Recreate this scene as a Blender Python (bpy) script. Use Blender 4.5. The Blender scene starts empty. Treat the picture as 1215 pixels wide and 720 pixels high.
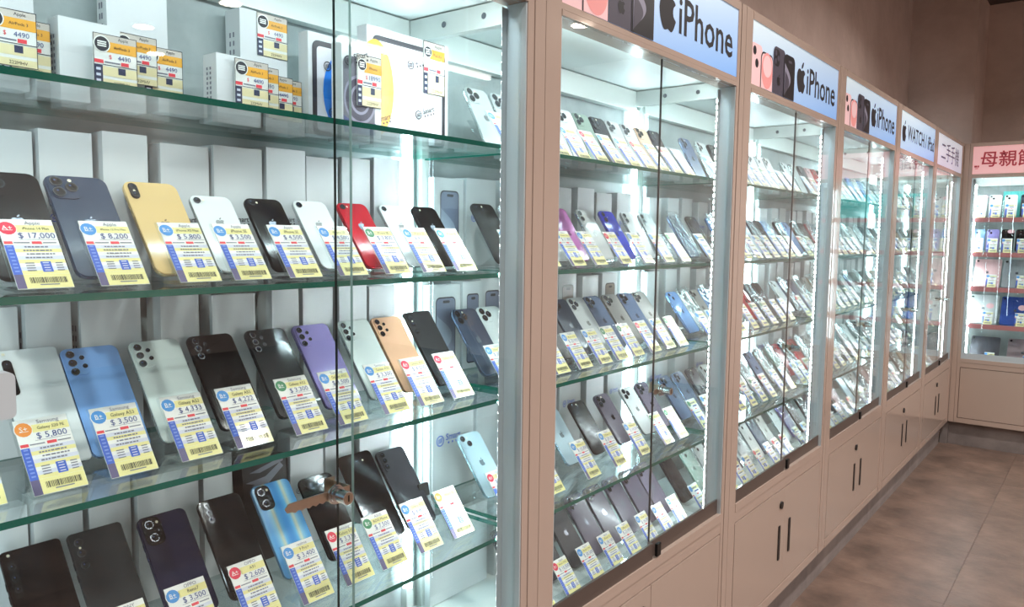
import bpy, bmesh, math, random
from mathutils import Matrix, Vector

# ------------------------------------------------------------------ camera, world, exposure
SC = bpy.context.scene
COL = SC.collection
R = math.radians
PI = math.pi


def make_camera():
    yaw, pitch, roll = R(38.16101), R(5.02097), R(0.65955)
    f = Vector((-math.sin(yaw) * math.cos(pitch), math.cos(yaw) * math.cos(pitch), -math.sin(pitch)))
    r = Vector((math.cos(yaw), math.sin(yaw), 0))
    u = r.cross(f)
    r2 = r * math.cos(roll) + u * math.sin(roll)
    u2 = -r * math.sin(roll) + u * math.cos(roll)
    cd = bpy.data.cameras.new('camera')
    cd.sensor_width = 36
    cd.sensor_fit = 'HORIZONTAL'
    cd.lens = 914.717 / 1215 * 36
    cd.clip_start = .05
    co = bpy.data.objects.new('camera', cd)
    COL.objects.link(co)
    m = Matrix((r2, u2, -f)).transposed().to_4x4()
    m.translation = Vector((.82, 0, 1.3366))
    co.matrix_world = m
    SC.camera = co


make_camera()
WORLD = bpy.data.worlds.new('world')
SC.world = WORLD
WORLD.use_nodes = True
WORLD.node_tree.nodes['Background'].inputs[0].default_value = (1.0, .86, .78, 1)
WORLD.node_tree.nodes['Background'].inputs[1].default_value = .3
SC.view_settings.view_transform = 'Standard'
SC.view_settings.look = 'None'
SC.view_settings.gamma = 1
SC.view_settings.use_curve_mapping = False
SC.view_settings.exposure = 0.0
SC.cycles.transparent_max_bounces = 48
SC.cycles.max_bounces = 7
SC.cycles.diffuse_bounces = 4
SC.cycles.glossy_bounces = 4
SC.cycles.caustics_reflective = False
SC.cycles.caustics_refractive = False
SC.cycles.sample_clamp_indirect = 4.0
TOPLED = 52.0       # emission of the strip along the top of each case
LED = 40.0          # emission of the cases' LED strips
LAMP = 60.0         # emission of the ceiling downlights
TUBE = 10.0         # emission of the hanging tube lamp
SIGN = .34          # emission of the backlit signs

# downlights of the shop ceiling (x, y); the first three are mirrored in the near glass door, the rest added as ambient light
DOWNLIGHTS = [(4.33, 3.24), (6.33, 3.71), (5.49, 3.18), (1.15, 2.0), (1.15, 4.2), (2.6, .6), (2.6, 5.2), (1.15, -.4), (3.4, -1.6)]
CEIL = 3.0


def area_light(name, loc, size, energy, color, rot=(0, 0, 0)):
    d = bpy.data.lights.new(name, 'AREA')
    d.shape = 'DISK'
    d.size = size
    d.energy = energy
    d.color = color
    d.spread = R(150)
    o = bpy.data.objects.new(name, d)
    o.location = loc
    o.rotation_euler = rot
    COL.objects.link(o)


for _x, _y in DOWNLIGHTS:
    area_light('downlight_beam', (_x, _y, CEIL - .03), .15, 31, (1, .945, .91))

# ------------------------------------------------------------------ materials
def lin(c):
    out = []
    for v in c:
        v = v / 255
        out.append(v / 12.92 if v <= .04045 else ((v + .055) / 1.055) ** 2.4)
    return (*out, 1)


MATS = {}


def mat(name, rgb, rough=.5, metal=0, coat=0, emit=0, spec=.5, bump=None, mottle=None):
    """plain principled material; rgb in 0-255 screen values; bump=(scale, strength); mottle=(scale, rgb2)"""
    if name in MATS:
        return MATS[name]
    m = bpy.data.materials.new(name)
    m.use_nodes = True
    nt = m.node_tree
    b = nt.nodes['Principled BSDF']
    b.inputs['Base Color'].default_value = lin(rgb)
    b.inputs['Roughness'].default_value = rough
    b.inputs['Metallic'].default_value = metal
    b.inputs['Coat Weight'].default_value = coat
    b.inputs['Coat Roughness'].default_value = .06
    b.inputs['Specular IOR Level'].default_value = spec
    if emit:
        b.inputs['Emission Color'].default_value = lin(rgb)
        b.inputs['Emission Strength'].default_value = emit
    if mottle or bump:
        tc = nt.nodes.new('ShaderNodeTexCoord')
        n = nt.nodes.new('ShaderNodeTexNoise')
        n.inputs['Scale'].default_value = (mottle or bump)[0]
        n.inputs['Detail'].default_value = 7
        n.inputs['Roughness'].default_value = .62
        nt.links.new(tc.outputs['Object'], n.inputs['Vector'])
        if mottle:
            r = nt.nodes.new('ShaderNodeValToRGB')
            r.color_ramp.elements[0].position = .32
            r.color_ramp.elements[1].position = .68
            r.color_ramp.elements[0].color = lin(rgb)
            r.color_ramp.elements[1].color = lin(mottle[1])
            nt.links.new(n.outputs['Fac'], r.inputs[0])
            nt.links.new(r.outputs[0], b.inputs['Base Color'])
        if bump:
            n2 = nt.nodes.new('ShaderNodeTexNoise')
            n2.inputs['Scale'].default_value = bump[0]
            n2.inputs['Detail'].default_value = 6
            nt.links.new(tc.outputs['Object'], n2.inputs['Vector'])
            bp = nt.nodes.new('ShaderNodeBump')
            bp.inputs['Strength'].default_value = bump[1]
            bp.inputs['Distance'].default_value = .02
            nt.links.new(n2.outputs['Fac'], bp.inputs['Height'])
            nt.links.new(bp.outputs[0], b.inputs['Normal'])
    MATS[name] = m
    return m


def clear(name, tint, rough=.02, ior=1.45, gloss=1.0, bump=None):
    """thin clear sheet: transmits straight through, mirrors by Fresnel"""
    m = bpy.data.materials.new(name)
    m.use_nodes = True
    nt = m.node_tree
    nt.nodes.remove(nt.nodes['Principled BSDF'])
    out = nt.nodes['Material Output']
    t = nt.nodes.new('ShaderNodeBsdfTransparent')
    t.inputs[0].default_value = (*tint, 1)
    g = nt.nodes.new('ShaderNodeBsdfGlossy')
    g.inputs['Roughness'].default_value = rough
    g.inputs['Color'].default_value = (gloss, gloss, gloss, 1)
    fr = nt.nodes.new('ShaderNodeLayerWeight')
    fr.inputs[0].default_value = .5
    f0 = ((ior - 1) / (ior + 1)) ** 2
    pw = nt.nodes.new('ShaderNodeMath'); pw.operation = 'POWER'; pw.inputs[1].default_value = 5
    ma = nt.nodes.new('ShaderNodeMath'); ma.operation = 'MULTIPLY_ADD'
    ma.inputs[1].default_value = 1 - f0
    ma.inputs[2].default_value = f0
    mx = nt.nodes.new('ShaderNodeMixShader')
    nt.links.new(fr.outputs['Facing'], pw.inputs[0])
    nt.links.new(pw.outputs[0], ma.inputs[0])
    nt.links.new(ma.outputs[0], mx.inputs[0])
    nt.links.new(t.outputs[0], mx.inputs[1])
    nt.links.new(g.outputs[0], mx.inputs[2])
    nt.links.new(mx.outputs[0], out.inputs[0])
    if bump:
        tc = nt.nodes.new('ShaderNodeTexCoord')
        n2 = nt.nodes.new('ShaderNodeTexNoise')
        n2.inputs['Scale'].default_value = bump[0]
        n2.inputs['Detail'].default_value = 4
        nt.links.new(tc.outputs['Object'], n2.inputs['Vector'])
        bp = nt.nodes.new('ShaderNodeBump')
        bp.inputs['Strength'].default_value = bump[1]
        bp.inputs['Distance'].default_value = .01
        nt.links.new(n2.outputs['Fac'], bp.inputs['Height'])
        nt.links.new(bp.outputs[0], g.inputs['Normal'])
        nt.links.new(bp.outputs[0], fr.inputs['Normal'])
    return m


def led_material():
    m = bpy.data.materials.new('led_diodes')
    m.use_nodes = True
    nt = m.node_tree
    b = nt.nodes['Principled BSDF']
    b.inputs['Base Color'].default_value = (.8, .8, .75, 1)
    tc = nt.nodes.new('ShaderNodeTexCoord')
    sp = nt.nodes.new('ShaderNodeSeparateXYZ')
    nt.links.new(tc.outputs['Object'], sp.inputs[0])
    mu = nt.nodes.new('ShaderNodeMath'); mu.operation = 'MULTIPLY'; mu.inputs[1].default_value = 60
    fr = nt.nodes.new('ShaderNodeMath'); fr.operation = 'FRACT'
    lt = nt.nodes.new('ShaderNodeMath'); lt.operation = 'LESS_THAN'; lt.inputs[1].default_value = .5
    st = nt.nodes.new('ShaderNodeMath'); st.operation = 'MULTIPLY'; st.inputs[1].default_value = LED * 1.35 / .5
    nt.links.new(sp.outputs[2], mu.inputs[0])
    nt.links.new(mu.outputs[0], fr.inputs[0])
    nt.links.new(fr.outputs[0], lt.inputs[0])
    nt.links.new(lt.outputs[0], st.inputs[0])
    nt.links.new(st.outputs[0], b.inputs['Emission Strength'])
    b.inputs['Emission Color'].default_value = (.85, .96, 1.0, 1)
    return m


def banded_material(name, stops, scale, direction):
    """iridescent phone back: colour bands along one object axis"""
    m = bpy.data.materials.new(name)
    m.use_nodes = True
    nt = m.node_tree
    b = nt.nodes['Principled BSDF']
    b.inputs['Roughness'].default_value = .2
    b.inputs['Coat Weight'].default_value = .8
    tc = nt.nodes.new('ShaderNodeTexCoord')
    mp = nt.nodes.new('ShaderNodeMapping')
    mp.inputs['Scale'].default_value = direction
    wv = nt.nodes.new('ShaderNodeTexWave')
    wv.inputs['Scale'].default_value = scale
    wv.inputs['Distortion'].default_value = 1.5
    wv.inputs['Detail'].default_value = 1
    r = nt.nodes.new('ShaderNodeValToRGB')
    r.color_ramp.elements[0].color = lin(stops[0])
    r.color_ramp.elements[1].color = lin(stops[-1])
    for i, s in enumerate(stops[1:-1]):
        e = r.color_ramp.elements.new((i + 1) / (len(stops) - 1))
        e.color = lin(s)
    nt.links.new(tc.outputs['Object'], mp.inputs[0])
    nt.links.new(mp.outputs[0], wv.inputs['Vector'])
    nt.links.new(wv.outputs['Color'], r.inputs[0])
    nt.links.new(r.outputs[0], b.inputs['Base Color'])
    MATS[name] = m
    return m


def gradient_material(name, bottom, top, z0, z1, emit, slant=0.0):
    """printed backlit sheet fading from one ink colour to another up the sheet"""
    m = bpy.data.materials.new(name)
    m.use_nodes = True
    nt = m.node_tree
    b = nt.nodes['Principled BSDF']
    tc = nt.nodes.new('ShaderNodeTexCoord')
    sp = nt.nodes.new('ShaderNodeSeparateXYZ')
    mad = nt.nodes.new('ShaderNodeMath'); mad.operation = 'MULTIPLY_ADD'
    mad.inputs[1].default_value = slant
    mr = nt.nodes.new('ShaderNodeMapRange')
    mr.inputs[1].default_value = z0
    mr.inputs[2].default_value = z1
    mx = nt.nodes.new('ShaderNodeMix')
    mx.data_type = 'RGBA'
    mx.inputs['A'].default_value = lin(bottom)
    mx.inputs['B'].default_value = lin(top)
    nt.links.new(tc.outputs['Object'], sp.inputs[0])
    nt.links.new(sp.outputs[0], mad.inputs[0])
    nt.links.new(sp.outputs[2], mad.inputs[2])
    nt.links.new(mad.outputs[0], mr.inputs[0])
    nt.links.new(mr.outputs[0], mx.inputs['Factor'])
    nt.links.new(mx.outputs['Result'], b.inputs['Base Color'])
    nt.links.new(mx.outputs['Result'], b.inputs['Emission Color'])
    b.inputs['Emission Strength'].default_value = emit
    b.inputs['Roughness'].default_value = .3
    return m


BEIGE = mat('beige_lacquer', (190, 169, 156), .22, coat=.35)
BEIGE_B = mat('beige_door_lacquer', (189, 169, 156), .16, coat=.4)
ALU = mat('aluminium', (204, 216, 222), .4, metal=.25)
ALU_W = mat('white_aluminium', (214, 220, 216), .35, metal=.2)
CHANNEL = mat('brown_channel', (104, 92, 86), .4, metal=.4)
BLACK = mat('black_plastic', (14, 13, 14), .4)
CHROME = mat('chrome', (225, 225, 225), .12, metal=1)
STEEL = mat('brushed_steel', (205, 190, 172), .28, metal=1)
WHITEP = mat('white_panel', (226, 232, 230), .5)
GREYBACK = mat('concrete_look_panel', (142, 152, 152), .6, mottle=(5, (186, 195, 194)))
CONC = mat('grey_plinth', (124, 116, 114), .6, mottle=(7, (150, 141, 137)))
EDGE = mat('green_glass_edge', (10, 104, 90), .12, coat=.6)
DOOREDGE = mat('dark_glass_edge', (0, 16, 15), .45, spec=.2)
PALEEDGE = mat('pale_glass_edge', (176, 206, 202), .2)
GLASS = clear('shelf_glass', (.95, .982, .982), .02, 1.5)
DOORG = clear('door_glass', (.965, .988, .985), .01, 1.42)
ACRYL = clear('clear_acrylic', (.955, .97, .97), .05, 1.45)
SLEEVE = clear('plastic_sleeve', (.95, .965, .97), .045, 1.5, 1.0, (34, 1.0))
LEDM = led_material()
LEDS = mat('led_plain_strip', (222, 247, 255), .5, emit=LED)
LEDT = mat('led_top_strip', (232, 249, 255), .5, emit=TOPLED)
LENS = mat('camera_glass', (6, 7, 10), .06, coat=1)
RING = mat('lens_ring', (112, 114, 120), .25, metal=.8)
FLASH = mat('flash_lamp', (240, 232, 205), .3)
SCREEN = mat('black_screen', (8, 8, 10), .1)
PAPER = mat('card_white', (230, 231, 226), .45, coat=.3)
PALEY = mat('card_yellow', (228, 220, 150), .5, coat=.3)
ORANGE = mat('card_orange', (226, 163, 52), .5, coat=.3)
CREAM = mat('card_cream', (226, 214, 168), .5)
LAV = mat('card_lavender', (204, 208, 222), .5)
BLUEC = mat('card_blue', (62, 96, 190), .5)
BLUEL = mat('card_light_blue', (118, 144, 214), .5)
NAVYC = mat('card_navy', (40, 48, 76), .5)
PURP = mat('card_purple', (92, 84, 120), .5)
REDC = mat('card_red', (222, 66, 76), .5)
INK = mat('ink', (38, 38, 46), .6)
INKG = mat('grey_ink', (120, 122, 134), .6)
INKB = mat('blue_ink', (56, 72, 130), .6)
BADGE = {'red': mat('badge_red', (214, 44, 72), .5), 'blue': mat('badge_blue', (66, 140, 206), .5),
         'green': mat('badge_green', (52, 128, 84), .5), 'orange': mat('badge_orange', (226, 138, 56), .5)}
BOXW = mat('white_carton', (216, 219, 220), .5)
BOXS = mat('white_carton_side', (232, 234, 234), .5)
INKBL = mat('logo_black', (22, 18, 24), .5)
SMARTB = mat('logo_blue', (74, 110, 214), .5)


# ------------------------------------------------------------------ mesh helpers
class MB:
    """collects shapes with material slots and links them as one mesh object"""
    def __init__(self):
        self.v, self.f, self.mi, self.mats = [], [], [], []

    def slot(self, m):
        if m not in self.mats:
            self.mats.append(m)
        return self.mats.index(m)

    def face(self, pts, m):
        n = len(self.v)
        self.v += [tuple(p) for p in pts]
        self.f.append(tuple(range(n, n + len(pts))))
        self.mi.append(self.slot(m))

    def box(self, x0, x1, y0, y1, z0, z1, m, sides=None, bev=0):
        """sides: material for the four edges of a pane whose broad faces are +-y (axis 'y') or +-z (axis 'z')"""
        n = len(self.v)
        if bev:
            b = bev
            self.prism([(x0 + b, y0), (x1 - b, y0), (x1, y0 + b), (x1, y1 - b), (x1 - b, y1), (x0 + b, y1), (x0, y1 - b), (x0, y0 + b)], z0, z1, m)
            return
        self.v += [(x, y, z) for z in (z0, z1) for y in (y0, y1) for x in (x0, x1)]
        k = self.slot(m)
        q = {'-z': (0, 2, 3, 1), '+z': (4, 5, 7, 6), '-y': (0, 1, 5, 4), '+y': (2, 6, 7, 3), '-x': (0, 4, 6, 2), '+x': (1, 3, 7, 5)}
        for key, idx in q.items():
            self.f.append(tuple(n + i for i in idx))
            self.mi.append(self.slot(sides[1]) if sides and key[1] != sides[0] else k)

    def prism(self, pts, z0, z1, m, cap=None):
        n = len(self.v)
        k = len(pts)
        self.v += [(x, y, z0) for x, y in pts] + [(x, y, z1) for x, y in pts]
        s = self.slot(m)
        c = self.slot(cap) if cap else s
        self.f.append(tuple(n + i for i in reversed(range(k)))); self.mi.append(c)
        self.f.append(tuple(n + k + i for i in range(k))); self.mi.append(c)
        for i in range(k):
            j = (i + 1) % k
            self.f.append((n + i, n + j, n + k + j, n + k + i)); self.mi.append(s)

    def slab(self, pts, y0, y1, m, front=None):
        """outline in x-z (counter-clockwise seen from -y), thickness along y; front = the -y face"""
        n = len(self.v)
        k = len(pts)
        self.v += [(x, y0, z) for x, z in pts] + [(x, y1, z) for x, z in pts]
        s = self.slot(m)
        c = self.slot(front) if front else s
        self.f.append(tuple(n + i for i in range(k))); self.mi.append(c)
        self.f.append(tuple(n + k + i for i in reversed(range(k)))); self.mi.append(s)
        for i in range(k):
            j = (i + 1) % k
            self.f.append((n + i, n + k + i, n + k + j, n + j)); self.mi.append(s)

    def flat(self, pts, y, m):
        self.face([(x, y, z) for x, z in pts], m)

    def rect(self, x0, x1, z0, z1, y, m):
        self.flat([(x0, z0), (x1, z0), (x1, z1), (x0, z1)], y, m)

    def mesh_in(self, me, mx, m):
        n = len(self.v)
        self.v += [tuple(mx @ v.co) for v in me.vertices]
        k = self.slot(m)
        for p in me.polygons:
            self.f.append(tuple(n + i for i in p.vertices)); self.mi.append(k)

    def mesh(self, name, smooth=False):
        me = bpy.data.meshes.new(name)
        me.from_pydata(self.v, [], self.f)
        for m in self.mats:
            me.materials.append(m)
        me.polygons.foreach_set('material_index', self.mi)
        if smooth:
            me.polygons.foreach_set('use_smooth', [True] * len(self.f))
        me.update()
        return me

    def build(self, name, parent=None, **k):
        return link(name, self.mesh(name), parent, **k)


def link(name, data, parent=None, loc=(0, 0, 0), rot=(0, 0, 0), kind=None):
    o = bpy.data.objects.new(name, data)
    COL.objects.link(o)
    o.location = loc
    o.rotation_euler = rot
    if parent:
        o.parent = parent
    if kind:
        o['kind'] = kind
    return o


def tag(o, label, cat, group=None):
    o['label'] = label
    o['category'] = cat
    if group:
        o['group'] = group
    return o


def part(name, shapes, parent, **k):
    b = MB()
    for s in shapes:
        b.box(*s[:6], s[6], *s[7:])
    return b.build(name, parent, **k)


def rrect(x0, x1, z0, z1, r, n=4):
    out = []
    for cx, cz, a0 in ((x1 - r, z0 + r, -90), (x1 - r, z1 - r, 0), (x0 + r, z1 - r, 90), (x0 + r, z0 + r, 180)):
        for i in range(n + 1):
            a = R(a0 + 90 * i / n)
            out.append((cx + r * math.cos(a), cz + r * math.sin(a)))
    return out


def circle(cx, cz, r, n=12, rz=None):
    rz = rz or r
    return [(cx + r * math.cos(2 * PI * i / n), cz + rz * math.sin(2 * PI * i / n)) for i in range(n)]


TEXTS = {}


def text_mesh(body, bold=0.0):
    """flat lettering, one unit high, centred, in the x-y plane"""
    key = (body, bold)
    if key not in TEXTS:
        c = bpy.data.curves.new('lettering', 'FONT')
        c.body = body
        c.align_x = 'CENTER'
        c.align_y = 'CENTER'
        c.resolution_u = 2
        c.offset = bold
        o = bpy.data.objects.new('lettering', c)
        COL.objects.link(o)
        me = bpy.data.meshes.new_from_object(o.evaluated_get(bpy.context.evaluated_depsgraph_get()))
        bpy.data.objects.remove(o)
        bpy.data.curves.remove(c)
        TEXTS[key] = me
    return TEXTS[key]


def write(b, body, x, z, y, size, m, bold=0.0, squeeze=1.0, lean=0.0):
    """put lettering on a front (-y) face"""
    mx = Matrix.Translation((x, y, z)) @ Matrix.Rotation(lean, 4, 'Y') @ Matrix(((size * squeeze, 0, 0, 0), (0, 0, -1, 0), (0, size, 0, 0), (0, 0, 0, 1)))
    b.mesh_in(text_mesh(body, bold), mx, m)


def spline(pts, n=4):
    out = []
    k = len(pts)
    for i in range(k):
        p0, p1, p2, p3 = (Vector(pts[(i + j) % k]) for j in (-1, 0, 1, 2))
        for s in range(n):
            t = s / n
            out.append(tuple(.5 * ((2 * p1) + (p2 - p0) * t + (2 * p0 - 5 * p1 + 4 * p2 - p3) * t * t + (3 * p1 - p0 - 3 * p2 + p3) * t ** 3)))
    return out


FRUIT = spline([(0, .70), (-.12, .745), (-.27, .73), (-.385, .62), (-.42, .45), (-.375, .25), (-.28, .09), (-.19, .015), (-.10, .02), (0, .05),
                (.1, .02), (.19, .015), (.28, .09), (.35, .21), (.385, .29), (.28, .36), (.24, .47), (.27, .58), (.355, .655), (.26, .735), (.12, .745)], 3)
LEAF = spline([(0, .775), (.005, .86), (.08, .955), (.19, 1.0), (.185, .91), (.11, .81)], 3)


def fruit_logo(b, x, z, y, h, m, squeeze=1.0):
    for shape in (FRUIT, LEAF):
        pts = [(x + px * h * squeeze, z + (pz - .45) * h) for px, pz in shape]
        a = sum(pts[i][0] * pts[(i + 1) % len(pts)][1] - pts[(i + 1) % len(pts)][0] * pts[i][1] for i in range(len(pts)))
        b.flat(pts if a > 0 else pts[::-1], y, m)


# ------------------------------------------------------------------ the room
S0, W, H0 = .2213, .9102, 1.3366          # start of the first case, pitch of the cases
YEND = 5.69                               # front of the case across the end
WALL = mat('brown_plaster', (206, 185, 176), .85, bump=(9, .8), mottle=(2.2, (230, 210, 201)))
CEILM = mat('dark_ceiling', (86, 78, 74), .9)
FLOORM = mat('brown_vinyl', (92, 76, 68), .4, mottle=(4.5, (142, 117, 103)), bump=(30, .08))
FLOORB = mat('floor_joint', (92, 74, 66), .7)


def struct(name, shapes):
    o = part(name, shapes, None)
    o['kind'] = 'structure'
    return o


struct('wall_left', [(-.52, -.42, -4, 6.6, 0, CEIL, WALL)])
struct('column', [(-.42, -.013, 6.05, 6.5, 0, CEIL, WALL)])
struct('wall_end', [(-.52, 7.1, 6.5, 6.6, 0, CEIL, WALL)])
struct('wall_right', [(7, 7.1, -4, 6.5, 0, CEIL, WALL)])
struct('wall_back', [(-.42, 7, -4.1, -4, 0, CEIL, WALL)])
struct('ceiling', [(-.52, 7.1, -4.1, 6.6, CEIL, CEIL + .1, CEILM)])
floor = struct('floor', [(-.52, 7.1, -4.1, 6.6, -.06, -.004, FLOORB)])
TILE = .6
TILE_SEAM = .0009
tb = MB()
tb.box(.0006, TILE - .0006, .0006, TILE - .0006, -.004, 0, FLOORM)
tile_me = tb.mesh('tile')
for i in range(-1, 5):
    for j in range(0, 10):
        x, y = .39 + (i - 1) * TILE + (TILE if i < 0 else 0), .15 + j * TILE
        if i < 0:
            continue
        link('tile', tile_me, floor, (x, y, 0), (0, 0, 0))

LAMPM = mat('downlight_glow', (255, 236, 214), .5, emit=LAMP)
TUBEM = mat('tube_glow', (255, 250, 244), .5, emit=TUBE)
lb = MB()
lb.prism(circle(0, 0, .095, 20), -.014, 0, WHITEP)
lamp_me = lb.mesh('downlight')
lb = MB()
lb.prism(circle(0, 0, .075, 20), -.018, -.0142, LAMPM)
glow_me = lb.mesh('diffuser')
ORD = ['first', 'second', 'third', 'fourth', 'fifth', 'sixth', 'seventh', 'eighth', 'ninth', 'tenth', 'eleventh', 'twelfth', 'thirteenth', 'fourteenth', 'fifteenth']
for k, (x, y) in enumerate(DOWNLIGHTS):
    o = link('ceiling_downlight', lamp_me, None, (x, y, CEIL))
    link('diffuser', glow_me, o)
    tag(o, 'round white ceiling downlight out of view over the shop floor, %s of the ceiling lights' % ORD[k], 'light', 'ceiling downlights')
tl = link('tube_lamp', None, None, (2.2, 2.49, 2.28))
tag(tl, 'white tube lamp hanging on two rods, mirrored in the nearest glass door', 'light')
part('tube', [(-.014, .014, 0, 1.14, -.014, .014, TUBEM)], tl)
part('reflector', [(-.03, .03, -.02, 1.16, .015, .04, WHITEP)], tl)
for y in (.2, .94):
    part('rod', [(-.004, .004, y - .004, y + .004, .04, CEIL - 2.28, ALU)], tl)


# ------------------------------------------------------------------ the display cases
CASE = ['nearest case', 'second case', 'third case', 'fourth case', 'fifth case', 'sixth case', 'corner case']
ROW = {1: 'top shelf', 2: 'second shelf', 3: 'third shelf', 4: 'fourth shelf', 5: 'floor'}
SHZ = {1: 1.496, 2: 1.2701, 3: 1.0432, 4: .7856, 5: .5355}     # upper face of each shelf and of the case floor
PINKBAND = mat('pink_band', (206, 130, 132), .5)
SKY = gradient_material('sign_blue_print', (120, 172, 238), (218, 235, 241), 1.60, 1.93, SIGN, -.16)
PALE = gradient_material('sign_pale_print', (204, 204, 226), (222, 230, 238), 1.75, 1.97, SIGN)
PINKS = mat('sign_pink_print', (244, 190, 190), .35, emit=SIGN)
INKRED = mat('sign_red_ink', (196, 72, 84), .5)
PK1 = mat('print_pink', (238, 196, 198), .4, emit=.25)
PK2 = mat('print_rose', (230, 150, 148), .4, emit=.25)
DK1 = mat('print_slate', (74, 70, 84), .4, emit=.1)
DK2 = mat('print_black', (22, 20, 28), .4)
DK3 = mat('print_grey', (140, 138, 156), .4, emit=.15)


def cropped(x0, x1, z0, z1, r, n=4):
    """phone picture cut off by the lower edge of the sign: only its upper corners are round"""
    out = [(x0, z0), (x1, z0)]
    for cx, a0 in ((x1 - r, 0), (x0 + r, 90)):
        for i in range(n + 1):
            a = R(a0 + 90 * i / n)
            out.append((cx + r * math.cos(a), z1 - r + r * math.sin(a)))
    return out


def printed_phones(b, y, x0, z0):
    """the picture of four phones on the signs (pink back, pink front, dark back, dark front)"""
    zt = 1.86
    b.flat(cropped(x0, x0 + .085, z0, zt + .012, .018), y, PK1)
    for cz in (zt - .008, zt - .04):
        b.flat(circle(x0 + .026 + (.018 if cz < zt - .02 else 0), cz, .0125, 14), y - .0004, DK2)
    b.flat(cropped(x0 + .073, x0 + .168, z0, zt, .02), y - .0008, DK2)
    b.flat(cropped(x0 + .077, x0 + .164, z0, zt - .005, .017), y - .0012, PK1)
    b.flat(rrect(x0 + .104, x0 + .138, zt - .022, zt - .014, .0039), y - .0016, DK2)
    cz = z0 + .052
    pts = [p for p in circle(x0 + .1205, cz, .043, 28, .05) if p[1] >= z0]
    b.flat(pts, y - .0016, PK2)
    b.flat(circle(x0 + .1205, cz + .012, .034, 24, .03), y - .002, PK1)
    b.flat(cropped(x0 + .168, x0 + .268, z0, 1.893, .02), y - .0012, DK1)
    b.flat(rrect(x0 + .174, x0 + .218, 1.838, 1.886, .014), y - .0016, DK2)
    for cx, c2 in ((.185, 1.874), (.185, 1.851), (.206, 1.862)):
        b.flat(circle(x0 + cx, c2, .0085, 12), y - .002, DK1)
    fruit_logo(b, x0 + .216, 1.80, y - .0016, .034, DK2)
    b.flat(cropped(x0 + .256, x0 + .352, z0, 1.887, .02), y - .002, DK2)
    sw = [(x0 + .262, z0 + .004), (x0 + .3, z0 + .004), (x0 + .285, z0 + .03)]
    sw = [(x0 + .262, 1.86)] + [(x0 + .262 + .068 * math.sin(PI * t / 20) ** 1.2 * (1 - t / 46), 1.86 - (1.86 - z0 - .004) * t / 20) for t in range(1, 21)] + [(x0 + .262, z0 + .004)]
    b.flat(sw[::-1], y - .0024, DK3)
    sw2 = [(x0 + .266, 1.84)] + [(x0 + .262 + .052 * math.sin(PI * t / 20) ** 1.2 * (1 - t / 46), 1.84 - (1.84 - z0 - .004) * t / 20) for t in range(1, 21)] + [(x0 + .262, z0 + .004)]
    b.flat(sw2[::-1], y - .0028, DK1)
    b.flat(rrect(x0 + .29, x0 + .322, 1.864, 1.872, .0039), y - .0028, DK1)


def lock_part(root, xc, z, n=13):
    """ratchet showcase lock: serrated bar clipped over the inner pane, chrome barrel on it"""
    b = MB()
    lz, hz = z - .006, z + .006
    teeth = [(xc - .008 - .0055 * i, lz - (.0025 if i % 2 else 0)) for i in range(n)]
    pts = [(xc + .02, lz), (xc + .02, hz)] + [(xc - .006 * n, hz), (xc - .006 * n - .006, z), (xc - .006 * n - .002, lz)] + teeth[::-1]
    b.slab(pts[::-1], -.004, -.0025, STEEL)
    b.box(xc + .02, xc + .0215, -.004, .03, lz, hz, STEEL)
    b.box(xc + .004, xc + .0215, .0285, .03, lz - .006, hz + .006, STEEL)
    o = b.build('lock', root)
    b = MB()
    for r, y0, y1, m in ((.0135, -.007, -.0045, CHROME), (.0115, -.012, -.007, CHROME), (.009, -.032, -.012, CHROME)):
        b.slab(circle(xc - .004, z, r, 20), y0, y1, m)
    b.flat(circle(xc - .004, z, .0075, 16), -.0322, STEEL)
    b.rect(xc - .0052, xc - .0028, z - .0045, z + .0045, -.0325, BLACK)
    b.build('lock_barrel', o)


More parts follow.
